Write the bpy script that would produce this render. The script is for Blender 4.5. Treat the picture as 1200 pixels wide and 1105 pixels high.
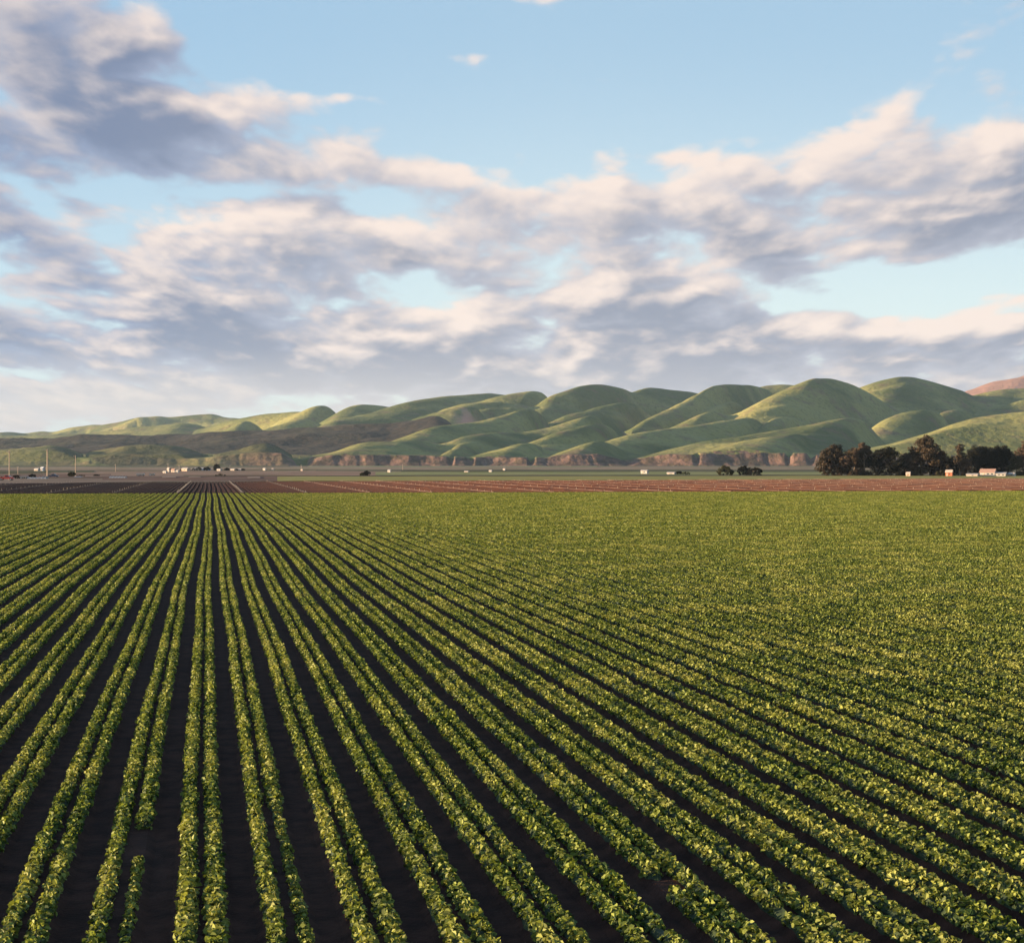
import bpy, math, random
import numpy as np
from math import radians, sin, cos, pi
scene = bpy.context.scene
for o in list(bpy.data.objects): bpy.data.objects.remove(o)
rng = np.random.default_rng(7); random.seed(7)

# ------------------------------------------------------------------ camera
CAM_H = 5.57; FPX = 2000.0; HOR = 545.0; YAW = math.atan(354/2000)
F = np.array([sin(YAW), cos(YAW)]); R = np.array([cos(YAW), -sin(YAW)])
cd = bpy.data.cameras.new('camera'); cam = bpy.data.objects.new('camera', cd)
scene.collection.objects.link(cam)
cd.sensor_width = 36; cd.lens = 60.0; cd.clip_start = 0.5; cd.clip_end = 60000
cam.location = (0, 0, CAM_H)
cam.rotation_euler = (radians(90) - math.atan(7.5/2000), 0, -YAW)
scene.camera = cam
scene.view_settings.view_transform = 'Standard'; scene.view_settings.look = 'None'
scene.view_settings.exposure = 2.2; scene.view_settings.gamma = 1
scene.render.resolution_x = 1024; scene.render.resolution_y = 942
EXPO = 2**2.2

# ------------------------------------------------------------------ sun
SUN_EL = radians(6.8); BEH = radians(2)
sh = -R*cos(BEH) - F*sin(BEH)
SUNV = np.array([sh[0]*cos(SUN_EL), sh[1]*cos(SUN_EL), sin(SUN_EL)])
from mathutils import Vector
sl = bpy.data.lights.new('sun', 'SUN'); sl.energy = 5.0; sl.angle = radians(0.6); sl.color = (1.0, 0.74, 0.47)
so = bpy.data.objects.new('sun', sl); scene.collection.objects.link(so)
so.rotation_euler = Vector(SUNV).to_track_quat('Z', 'Y').to_euler(); so.location = (0, 0, 50)

# ------------------------------------------------------------------ node helpers
class NT:
    def __init__(s, nt): s.nt = nt; s.n = nt.nodes; s.l = nt.links
    def put(s, sock, v):
        if isinstance(v, bpy.types.NodeSocket): s.l.new(v, sock)
        elif v is not None: sock.default_value = v
    def m(s, op, a, b=None, c=None, clamp=False):
        n = s.n.new('ShaderNodeMath'); n.operation = op; n.use_clamp = clamp
        s.put(n.inputs[0], a); s.put(n.inputs[1], b)
        if c is not None: s.put(n.inputs[2], c)
        return n.outputs[0]
    def vm(s, op, a, b=None):
        n = s.n.new('ShaderNodeVectorMath'); n.operation = op
        s.put(n.inputs[0], a)
        if b is not None: s.put(n.inputs[3] if op == 'SCALE' else n.inputs[1], b)
        return n.outputs[1] if op in ('LENGTH', 'DOT_PRODUCT') else n.outputs[0]
    def comb(s, x, y, z=0.0):
        n = s.n.new('ShaderNodeCombineXYZ'); s.put(n.inputs[0], x); s.put(n.inputs[1], y); s.put(n.inputs[2], z); return n.outputs[0]
    def sep(s, v):
        n = s.n.new('ShaderNodeSeparateXYZ'); s.put(n.inputs[0], v); return n.outputs
    def noise(s, vec, scale, detail=4, rough=.55, dist=0.0):
        n = s.n.new('ShaderNodeTexNoise'); s.put(n.inputs['Vector'], vec)
        n.inputs['Scale'].default_value = scale; n.inputs['Detail'].default_value = detail
        n.inputs['Roughness'].default_value = rough; n.inputs['Distortion'].default_value = dist
        return n.outputs[0]
    def smooth(s, v, a, b, lo=0.0, hi=1.0):
        n = s.n.new('ShaderNodeMapRange'); n.interpolation_type = 'SMOOTHSTEP'
        s.put(n.inputs[0], v); s.put(n.inputs[1], a); s.put(n.inputs[2], b); s.put(n.inputs[3], lo); s.put(n.inputs[4], hi)
        return n.outputs[0]
    def mix(s, f, a, b, mode='MIX'):
        n = s.n.new('ShaderNodeMix'); n.data_type = 'RGBA'; n.blend_type = mode
        s.put(n.inputs[0], f); s.put(n.inputs[6], c4(a)); s.put(n.inputs[7], c4(b)); return n.outputs[2]
    def attr(s, name):
        n = s.n.new('ShaderNodeAttribute'); n.attribute_name = name; return n.outputs
    def obj(s): return s.n.new('ShaderNodeTexCoord').outputs['Object']
    def pos(s): return s.n.new('ShaderNodeNewGeometry').outputs['Position']
def c4(c):
    if isinstance(c, bpy.types.NodeSocket) or c is None: return c
    return tuple(c) + (1.0,) if len(c) == 3 else tuple(c)

# ------------------------------------------------------------------ world: Nishita sky and clouds
w = bpy.data.worlds.new('World'); scene.world = w; w.use_nodes = True
t = NT(w.node_tree)
for n in list(t.n): t.n.remove(n)
out = t.n.new('ShaderNodeOutputWorld'); bg = t.n.new('ShaderNodeBackground'); bg.inputs[1].default_value = 0.1
t.l.new(bg.outputs[0], out.inputs[0])
sky = t.n.new('ShaderNodeTexSky'); sky.sky_type = 'NISHITA'; sky.sun_disc = False
sky.sun_elevation = SUN_EL; sky.sun_rotation = math.atan2(SUNV[0], SUNV[1])
sky.air_density = 1.0; sky.dust_density = 0.4; sky.ozone_density = 2.0
D = t.n.new('ShaderNodeTexCoord').outputs['Generated']
dF = t.vm('DOT_PRODUCT', D, (F[0], F[1], 0)); dR = t.vm('DOT_PRODUCT', D, (R[0], R[1], 0)); dz = t.sep(D)[2]
den = t.m('MAXIMUM', t.m('ABSOLUTE', dF), 0.35)
U = t.m('DIVIDE', dR, den); V = t.m('MAXIMUM', t.m('DIVIDE', dz, den), -0.02)
PX = t.m('MULTIPLY_ADD', U, 2.0, 0.6); PY = t.m('MULTIPLY_ADD', V, -2.0, 0.545)    # a chart of the sky in world directions
P = t.comb(PX, PY)
BLOBS = [  # x, y, rx, ry, weight
 (.02,.015,.09,.025,.26),(.03,.06,.12,.03,.44),(.11,.05,.07,.018,.24),(.05,.105,.10,.024,.36),(.04,.145,.12,.02,.42),
 (.17,.125,.07,.016,.26),(.25,.125,.05,.012,.22),(.20,.165,.13,.025,.34),(.30,.185,.10,.022,.30),(.10,.205,.10,.022,.28),(.38,.205,.08,.018,.26),(.48,.200,.09,.014,.24),(.56,.198,.05,.008,.14),(.43,.115,.045,.008,.38),
 (.08,.265,.13,.022,.30),(.22,.270,.14,.026,.34),(.36,.262,.08,.020,.28),(.46,.285,.12,.016,.28),(.35,.300,.22,.022,.32),(.10,.335,.14,.016,.24),(.25,.345,.16,.014,.22),
 (.62,.238,.07,.016,.28),(.78,.190,.06,.013,.28),(.72,.250,.05,.013,.22),(.64,.295,.09,.024,.28),(.66,.335,.13,.022,.34),(.78,.275,.09,.03,.28),
 (1.08,.155,.10,.020,.34),(1.17,.110,.05,.008,.16),(1.00,.195,.10,.026,.36),(.89,.225,.10,.020,.34),(1.12,.215,.12,.035,.34),(1.00,.250,.14,.030,.34),(1.13,.275,.12,.022,.30),(.90,.290,.12,.022,.28),(.88,.335,.11,.014,.26),
 (.69,.098,.035,.008,.36),(.55,.065,.035,.008,.34),(1.12,.035,.07,.03,-.22),(.59,.0,.05,.005,.2),(1.12,.085,.03,.010,.14),(.09,-.02,.2,.02,.2),(.75,.098,.04,.004,.12),
 (.20,.385,.30,.026,.24),(.60,.385,.25,.022,.28),(.90,.395,.3,.022,.26),(1.12,.385,.14,.016,.24),(1.18,.348,.03,.005,.26),(.30,.43,.5,.03,.26),(.95,.425,.4,.025,.30),(.10,.472,.2,.014,.26),(.22,.468,.03,.008,.2),
 (.45,.04,.20,.06,-.26),(.70,.05,.25,.06,-.20),(.85,.13,.14,.045,-.24),(.60,.145,.12,.028,-.16),(1.06,.335,.09,.014,-.34),(.97,.360,.06,.006,-.20),(.52,.318,.04,.009,-.26),(.50,.238,.06,.010,-.24),
 (.24,.228,.10,.008,-.18),(.33,.232,.05,.008,-.12),(.05,.228,.05,.006,-.16),(.08,.13,.04,.006,-.12),(.25,.04,.06,.04,-.16),(.06,.322,.06,.005,-.16),(.57,.25,.03,.02,-.1)]
def grp(name, outp, fn):
    g = bpy.data.node_groups.new(name, 'ShaderNodeTree')
    g.interface.new_socket('P', in_out='INPUT', socket_type='NodeSocketVector'); g.interface.new_socket('W', in_out='INPUT', socket_type='NodeSocketVector')
    g.interface.new_socket('O', in_out='OUTPUT', socket_type=outp)
    q = NT(g); gi = q.n.new('NodeGroupInput'); go = q.n.new('NodeGroupOutput'); q.l.new(fn(q, gi.outputs[0], gi.outputs[1]), go.inputs[0]); return g
def cloud_coord(q, P_, W_):
    x, y, _ = q.sep(P_)
    v = q.m('MAXIMUM', q.m('SUBTRACT', .545, y), -.03)                 # height above the horizon
    k = q.m('DIVIDE', 1.0, q.m('ADD', v, .32))
    return q.comb(q.m('MULTIPLY', q.m('SUBTRACT', x, .6), k), q.m('MULTIPLY', q.m('LOGARITHM', q.m('ADD', v, .10), 2.718), 1.15), 3.7)
def noise_part(q, P_, W_):
    Qw = q.vm('ADD', cloud_coord(q, P_, W_), q.vm('SCALE', W_, .08))
    n1 = q.noise(Qw, 3.4, 8, .545)
    def bil(sc, amp): return q.m('MULTIPLY', q.m('ABSOLUTE', q.m('MULTIPLY_ADD', q.noise(q.vm('ADD', Qw, (sc, 0, 0)), sc, 0, .5), 2.0, -1.0)), amp)
    b = q.m('ADD', q.m('ADD', bil(5.5, .24), bil(11., .10)), bil(23., .05))
    return q.m('ADD', q.m('MULTIPLY', n1, .84), b)
def blob_part(q, P_, W_):
    Pw = q.vm('ADD', P_, q.vm('SCALE', q.vm('MULTIPLY', W_, (1, .45, 0)), .07)); acc = None
    for bx, by, rx, ry, wt in BLOBS:
        d = q.vm('MULTIPLY', q.vm('SUBTRACT', Pw, (bx, by, 0)), (1/rx, 1/ry, 0))
        e = q.m('EXPONENT', q.m('MULTIPLY', q.vm('DOT_PRODUCT', d, d), -.5))
        acc = q.m('MULTIPLY', e, wt) if acc is None else q.m('MULTIPLY_ADD', e, wt, acc)
    return q.m('MULTIPLY', q.m('MINIMUM', acc, .46), .80)
GC, GN, GB = grp('cloud_chart', 'NodeSocketVector', cloud_coord), grp('cloud_noise', 'NodeSocketFloat', noise_part), grp('cloud_bank', 'NodeSocketFloat', blob_part)
def use(g, v, w_=None):
    n = t.n.new('ShaderNodeGroup'); n.node_tree = g; t.put(n.inputs[0], v)
    if w_ is not None: t.put(n.inputs[1], w_)
    return n.outputs[0]
wn = t.n.new('ShaderNodeTexNoise'); t.put(wn.inputs['Vector'], use(GC, P)); wn.inputs['Scale'].default_value = 3.2; wn.inputs['Detail'].default_value = 4
WV = t.vm('SUBTRACT', wn.outputs['Color'], (.5, .5, .5))
P1 = t.vm('ADD', P, (-.013, -.010, 0)); P2 = t.vm('ADD', P, (-.040, -.030, 0))
b0 = use(GB, P, WV); b2 = use(GB, P2, WV)
BS = 1.95
lowband = t.smooth(PY, .33, .42, 0, .17)
def nn(p_): return t.m('ADD', t.m('MULTIPLY_ADD', use(GN, p_, WV), BS, -1.085), lowband)
d0 = t.m('ADD', nn(P), b0); d1 = t.m('ADD', nn(P1), t.m('MULTIPLY_ADD', b0, .65, t.m('MULTIPLY', b2, .35))); d2 = t.m('ADD', nn(P2), b2)
alpha = t.smooth(d0, -.08, .17)
Lg = t.m('ADD', t.m('MULTIPLY', t.m('SUBTRACT', d0, d1), 1.0), t.m('MULTIPLY', t.m('SUBTRACT', d0, d2), .85))
Lg = t.m('ADD', Lg, t.m('MULTIPLY', t.m('SUBTRACT', .16, d0), .65))
lit = t.smooth(Lg, -.30, .50)
thick = t.smooth(d0, .05, .45)
sx = t.smooth(PX, .0, .55)
shade = t.mix(thick, (.47, .49, .58), (.285, .315, .41))
shade = t.mix(sx, t.mix(1.0, shade, (.60, .72, .90), 'MULTIPLY'), shade)
lit = t.m('MULTIPLY', lit, t.smooth(PX, -.05, .25, .60, 1.0))
cloudc = t.mix(lit, shade, (.96, .81, .72))
creamy = t.m('MULTIPLY', t.smooth(PY, .40, .485), t.smooth(PX, 1.0, .05, .15, .65))
lowv = t.smooth(PY, .36, .50)
cloudc = t.mix(t.m('MULTIPLY', lowv, .22), cloudc, (.64, .62, .64))
cloudc = t.mix(creamy, cloudc, (.76, .70, .65))
skyc = t.mix(1.0, sky.outputs[0], (1.0, 1.0, 1.0), 'MULTIPLY')
K = 10/EXPO
cl = t.vm('SCALE', cloudc, K)
clear = t.mix(t.smooth(PY, .0, .42), (.38, .555, .72), (.68, .79, .83))
clear = t.mix(t.smooth(PY, .36, .54, 0, .75), clear, (.72, .71, .70))
clear = t.mix(t.smooth(PX, .75, .0, .0, .45), clear, (.27, .47, .70))
clear = t.mix(t.smooth(PY, -.6, -.05, 0, .85), skyc, t.vm('SCALE', clear, K))
high = t.smooth(PY, -.7, -.05, .10, .96)                            # clouds faded out above the view to weaken the sky's fill light
t.l.new(t.mix(t.m('MULTIPLY', alpha, high), clear, cl), bg.inputs[0])

# ------------------------------------------------------------------ materials
def mat(name, fn, rough=.85, spec=.25, bump=None, trans=0.0):
    m_ = bpy.data.materials.new(name); m_.use_nodes = True; q = NT(m_.node_tree)
    b = q.n['Principled BSDF']; b.inputs['Roughness'].default_value = rough; b.inputs['Specular IOR Level'].default_value = spec
    col = fn(q); q.put(b.inputs['Base Color'], c4(col))
    if bump:
        bn = q.n.new('ShaderNodeBump'); bn.inputs['Strength'].default_value = bump[2]; bn.inputs['Distance'].default_value = bump[1]
        q.put(bn.inputs['Height'], q.noise(q.pos(), bump[0], 5, .6)); q.l.new(bn.outputs[0], b.inputs['Normal'])
    if trans:
        tr = q.n.new('ShaderNodeBsdfTranslucent'); q.put(tr.inputs[0], q.mix(1.0, col, (1.3, 1.3, .6), 'MULTIPLY'))
        mx = q.n.new('ShaderNodeMixShader'); mx.inputs[0].default_value = trans
        q.l.new(b.outputs[0], mx.inputs[1]); q.l.new(tr.outputs[0], mx.inputs[2]); q.l.new(mx.outputs[0], q.n['Material Output'].inputs[0])
    return m_
def two(a, b, scale=1.0, lo=.35, hi=.65, detail=5, stretch=None):
    def fn(q):
        v = q.pos()
        if stretch: v = q.vm('MULTIPLY', v, stretch)
        return q.mix(q.smooth(q.noise(v, scale, detail), lo, hi), a, b)
    return fn
def leafcol(a, b, c, sc=.12):
    def fn(q):
        g = q.n.new('ShaderNodeNewGeometry')
        base = q.mix(q.smooth(g.outputs['Random Per Island'], 0, 1), a, b)
        return q.mix(q.smooth(q.noise(g.outputs['Position'], sc, 3), .4, .75, 0, .6), base, c)
    return fn
M = {}
M['leaf'] = mat('crop_leaf', leafcol((.015, .034, .009), (.185, .212, .042), (.31, .295, .080), .3), rough=.55, spec=.12, trans=.26)
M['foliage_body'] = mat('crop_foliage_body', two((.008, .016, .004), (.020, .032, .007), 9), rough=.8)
M['soil'] = mat('field_soil', two((.020, .0085, .0055), (.056, .024, .015), 2.2, .3, .75), rough=.95, spec=.1, bump=(14, .05, .7))
def redsoil(q):
    a = q.mix(q.smooth(q.noise(q.pos(), .05, 4), .35, .65), (.034, .0105, .005), (.055, .019, .009))
    return q.mix(q.smooth(q.noise(q.pos(), 1.2, 5), .3, .7, 0, .5), a, (.024, .009, .005))
M['redsoil'] = mat('bare_red_soil', redsoil, rough=.95, spec=.1, bump=(6, .08, .7))

# ------------------------------------------------------------------ object helpers
def tag(o, label=None, cat=None, group=None, kind=None):
    if label: o['label'] = label
    if cat: o['category'] = cat
    if group: o['group'] = group
    if kind: o['kind'] = kind
    return o
def link(o, parent=None):
    scene.collection.objects.link(o)
    if parent: o.parent = parent
    return o
def np_mesh(name, V_, faces, k, mats, mi=None, smooth=False):
    """faces: (n,k) int array or list of such arrays with different k"""
    if not isinstance(faces, list): faces = [faces]
    me = bpy.data.meshes.new(name)
    loops = np.concatenate([f.ravel() for f in faces]).astype(np.int32)
    tot = np.concatenate([np.full(len(f), f.shape[1], np.int32) for f in faces])
    start = np.concatenate([[0], np.cumsum(tot)[:-1]]).astype(np.int32)
    me.vertices.add(len(V_)); me.vertices.foreach_set('co', np.asarray(V_, np.float32).ravel())
    me.loops.add(len(loops)); me.loops.foreach_set('vertex_index', loops)
    me.polygons.add(len(tot)); me.polygons.foreach_set('loop_start', start); me.polygons.foreach_set('loop_total', tot)
    for m_ in mats: me.materials.append(m_)
    if mi is not None: me.polygons.foreach_set('material_index', np.asarray(mi, np.int32))
    me.polygons.foreach_set('use_smooth', np.full(len(tot), smooth))
    me.update(); me.validate()
    return me
def wpt(px, d):
    """ground position of chart column px at depth d"""
    d = np.asarray(d, float); px = np.asarray(px, float)
    lat = (px-600)/FPX*d
    return d*F[0]+lat*R[0], d*F[1]+lat*R[1]
def gz(d):
    return np.maximum(np.asarray(d, float)-900, 0)*0.00194
def dof(py):
    """depth at which the valley floor is met for chart row py"""
    v = np.asarray(py, float)-HOR
    d0_ = CAM_H*FPX/np.maximum(v, .01); d1_ = (CAM_H+.00194*900)/(v/FPX+.00194)
    return np.where(d0_ <= 900, d0_, d1_)

def vnoise(x, y, seed=0):
    xi = np.floor(x).astype(np.int64); yi = np.floor(y).astype(np.int64); xf = x-xi; yf = y-yi
    def h(a, b):
        n = (a*374761393 + b*668265263 + seed*974711) & 0x7fffffff
        n = ((n ^ (n >> 13))*1274126177) & 0x7fffffff
        return ((n ^ (n >> 16)) & 0xffff)/65535.0
    u = xf*xf*(3-2*xf); v = yf*yf*(3-2*yf)
    return (h(xi, yi)*(1-u)+h(xi+1, yi)*u)*(1-v)+(h(xi, yi+1)*(1-u)+h(xi+1, yi+1)*u)*v
def fbm(x, y, oct=4, seed=0):
    s = 0; a = .5; tot = 0
    for i in range(oct):
        s = s+a*(vnoise(x*2**i+17*i, y*2**i+31*i, seed+i)-.5); tot += a; a *= .5
    return s/tot*2

# ------------------------------------------------------------------ ground sheet
M['valley'] = mat('valley_floor', two((.11, .08, .048), (.075, .08, .032), .012, stretch=(1, .3, 1)), rough=.95, spec=.1)
cols = np.array([-3000, -1500, -600, 0, 300, 600, 900, 1200, 1800, 2700, 4200.]); ds = np.array([2., 40, 150, 330, 560, 900, 1500, 2200, 3000, 5000, 9000, 16000])
V_ = []; 
for d in ds:
    x, y = wpt(cols, d); z = (gz(min(d, 3000)) - .12)*np.ones(len(cols)); V_ += list(zip(x, y, z))
nc = len(cols)
fc = [[i*nc+j, i*nc+j+1, (i+1)*nc+j+1, (i+1)*nc+j] for i in range(len(ds)-1) for j in range(nc-1)]
# back part so that the sheet also lies under and behind the camera
x, y = wpt(cols, 2.0)
b0 = len(V_); V_ += [(a*1.0-F[0]*300+(-1 if j < 5 else 1)*0, b-F[1]*300, -.12) for j, (a, b) in enumerate(zip(np.linspace(-400, 400, nc), -np.linspace(-70, 70, nc)))]
fc += [[b0+j, b0+j+1, j+1, j] for j in range(nc-1)]
tag(link(bpy.data.objects.new('ground', np_mesh('ground', V_, np.array(fc), 4, [M['valley']]))), kind='structure')

# ------------------------------------------------------------------ beds of soil
SP = 1.02; X0 = -.18
def wob(y, n=0):
    return .07*np.sin(y/21.+1.0)+.025*np.sin(y/7.1+n*.05)+.008*np.sin(y/2.9+n*1.7)
def edge_y(x, e0=580., e1=576.3):
    """y on the line (in plan) between the points under chart (0,e0) and (1200,e1)"""
    (xa, ya), (xb, yb) = wpt(0, dof(e0)), wpt(1200, dof(e1))
    return ya+(x-xa)*(yb-ya)/(xb-xa)
def soil_mesh(name, n0, n1, y0f, y1f, ny, m_, hh, rough):
    prof = [(-.51, 0), (-.36, .0), (-.23, 1), (-.04, .93), (.04, .93), (.23, 1), (.36, 0)]
    xs = []; hs = []; ns = []
    for n in range(n0, n1+1):
        for a, b in prof: xs.append(X0+SP*n+a*SP); hs.append(b*hh); ns.append(n)
    xs = np.array(xs); hs = np.array(hs); ns = np.array(ns)
    s = np.linspace(0, 1, ny)**1.7
    ya = y0f(xs); yb = y1f(xs)
    Y = ya[None, :]+(yb-ya)[None, :]*s[:, None]
    X = xs[None, :]+wob(Y, ns[None, :])
    Z = hs[None, :]+fbm(X*3, Y*1.3, 3, 5)*rough+0*Y
    nx = len(xs); Vv = np.stack([X, Y, Z], -1).reshape(-1, 3)
    i, j = np.meshgrid(np.arange(ny-1), np.arange(nx-1), indexing='ij'); b = i*nx+j
    fa = np.stack([b, b+1, b+nx+1, b+nx], -1).reshape(-1, 4)
    return tag(link(bpy.data.objects.new(name, np_mesh(name, Vv, fa, 4, [m_]))), kind='structure')
soil_mesh('soil', -58, 190, lambda x: np.full_like(x, 4.), lambda x: edge_y(x)+.5, 420, M['soil'], .085, .014)
soil_mesh('ploughed_field', -84, 310, lambda x: edge_y(x)+.5, lambda x: edge_y(x, 567.0, 561.0)+6*np.sin(x/40.)+np.where(x<-20,(-20-x)*.0,0), 60, M['redsoil'], .26, .05)

# ------------------------------------------------------------------ crop rows (each double row is one thing)
def vis_y0(x):
    """first y at which a bed at lateral x comes into view, with margin"""
    ang_r = math.atan(600/FPX)+YAW+radians(2.2); ang_l = -(math.atan(600/FPX)-YAW+radians(2.2))
    a = max(x-6, 0)/math.tan(ang_r) if x > 0 else min(x+6, 0)/math.tan(ang_l)
    return max(12.5, a-8)
def leaves(P0, Nrm, size, width, near):
    """leaf quads around points P0 facing Nrm"""
    n = len(P0)
    rv = rng.normal(size=(n, 3)); Tn = np.cross(Nrm, rv); Tn /= np.linalg.norm(Tn, axis=1, keepdims=True)+1e-9
    Bn = np.cross(Nrm, Tn)
    L = size[:, None]*Tn*.5; W = (size*width)[:, None]*Bn*.5; N_ = Nrm
    if near:
        up = (size*rng.uniform(.06, .26, n))[:, None]*N_; dr = (size*rng.uniform(-.05, .25, n))[:, None]*N_
        vs = np.stack([P0-L, P0-L*.35+W+up, P0+L*.35+W*.85+up*.8-dr*.4, P0+L-dr, P0+L*.35-W*.85+up*.8-dr*.4, P0-L*.35-W+up], 1)
        b = np.arange(n)[:, None]*6
        return vs.reshape(-1, 3), np.concatenate([b+np.array([[0, 1, 2, 3]]), b+np.array([[0, 3, 4, 5]])])
    up = (size*.15)[:, None]*N_
    vs = np.stack([P0-L, P0+W+up, P0+L, P0-W+up], 1); b = np.arange(n)[:, None]*4
    return vs.reshape(-1, 3), b+np.array([[0, 1, 2, 3]])
def size_factor(n, side, y):
    s = np.ones_like(y)
    if n == -1 and side > 0: s = np.where((y > 24.3) & (y < 26.3), 0.0, np.where(y <= 24.3, .62, s))
    if n == 1 and side > 0: s = np.where(y < 27.5, .66, s)
    if n == 6 and side < 0: s = np.where((y > 21.1) & (y < 21.9), 0.0, s)
    return s
def crop_row(n):
    xc = X0+SP*n; y0 = vis_y0(xc); y1 = float(edge_y(np.array([xc]))[0])
    if y0 > y1-2: return None
    VV = []; FF = []; MI = []; off = 0
    for side in (-1, 1):
        for (a, b, dens_, ls, near) in ((0, 36, 46, .076, True), (36, 64, 32, .086, True), (64, 125, 22, .105, False), (125, 340, 11, .14, False)):
            lo = max(a, y0); hi = min(b, y1)
            if hi <= lo: continue
            sp = .29; yp = np.arange(lo, hi, sp)+rng.uniform(-.06, .06, len(np.arange(lo, hi, sp)))
            sz = size_factor(n, side, yp)*(1+.11*fbm(yp*.35, np.full_like(yp, n*3.1+side), 2, 3))*rng.uniform(.88, 1.12, len(yp))
            keep = (sz > .05) & (rng.random(len(yp)) > .012); yp = yp[keep]; sz = sz[keep]
            k = int(dens_); m_ = len(yp)*k
            if m_ == 0: continue
            yy = np.repeat(yp, k); ss = np.repeat(sz, k)
            u = rng.normal(size=(m_, 3)); u[:, 2] = np.abs(u[:, 2])*1.0+.12; u /= np.linalg.norm(u, axis=1, keepdims=True)
            rr = rng.uniform(.72, 1.06, m_)
            cx = xc+side*.172+wob(yy, n)+np.repeat(rng.normal(0, .009, len(yp)), k)
            Pp = np.stack([cx+u[:, 0]*.128*rr*ss, yy+u[:, 1]*.165*rr*ss, .07+u[:, 2]*.175*rr*ss], 1)
            nr = u*.7+rng.normal(size=(m_, 3))*.6+np.array([0, 0, .3]); nr /= np.linalg.norm(nr, axis=1, keepdims=True)
            vs, fs = leaves(Pp, nr, ls*ss**.5*rng.uniform(.7, 1.25, m_), .72, near)
            VV.append(vs); FF.append(fs+off); MI.append(np.zeros(len(fs), int)); off += len(vs)
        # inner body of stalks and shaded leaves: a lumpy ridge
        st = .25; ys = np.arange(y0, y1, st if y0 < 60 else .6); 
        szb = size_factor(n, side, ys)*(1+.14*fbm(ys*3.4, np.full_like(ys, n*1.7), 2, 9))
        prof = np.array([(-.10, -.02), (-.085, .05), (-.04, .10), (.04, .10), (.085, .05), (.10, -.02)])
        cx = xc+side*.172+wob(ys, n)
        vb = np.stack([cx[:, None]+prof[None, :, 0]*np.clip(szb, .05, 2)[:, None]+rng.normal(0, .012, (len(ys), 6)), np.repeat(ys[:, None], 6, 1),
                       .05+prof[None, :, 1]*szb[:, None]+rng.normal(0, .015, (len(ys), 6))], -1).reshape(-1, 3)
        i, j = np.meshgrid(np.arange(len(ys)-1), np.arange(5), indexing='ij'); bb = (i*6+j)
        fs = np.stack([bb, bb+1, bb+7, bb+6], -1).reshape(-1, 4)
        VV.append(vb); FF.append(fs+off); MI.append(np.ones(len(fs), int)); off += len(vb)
    V_ = np.concatenate(VV); V_[:, 0] -= xc; V_[:, 1] -= y0
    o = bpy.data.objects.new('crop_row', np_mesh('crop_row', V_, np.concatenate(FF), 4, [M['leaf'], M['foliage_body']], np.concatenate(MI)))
    o.location = (xc, y0, 0); link(o)
    ordw = ['', 'first', 'second', 'third', 'fourth', 'fifth', 'sixth', 'seventh', 'eighth', 'ninth', 'tenth', 'eleventh', 'twelfth']
    g = 'double rows of green crop plants'
    if n == 0: l = 'green double crop row running almost straight up the picture from the bottom edge'
    elif n == -1: l = 'green double crop row missing plants in its right line, left of the straightest row'
    elif n == 1: l = 'green double crop row with stunted right line, just right of the straightest row'
    elif n == 6: l = 'green double crop row with a short gap in its left line near the bottom edge'
    elif 0 < n <= 12: l = 'leafy green double crop row, %s to the right of the straightest row' % ordw[n]
    elif -8 <= n < 0: l = 'leafy green double crop row, %s to the left of the straightest row' % ordw[-n]
    elif n < 0: l = 'thin double crop row at the far left, seen from its shaded side'; g = 'crop rows at the far left'
    elif n < 45: l = 'slanting double crop row across the right of the field, sunlit leaf tops'; g = 'crop rows slanting across the right'
    else: l = 'distant yellow green crop row blending with its neighbours below the ploughed field'; g = 'far crop rows at the right'
    tag(o, l, 'crop row', g)
for n in range(-52, 184): crop_row(n)

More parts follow.
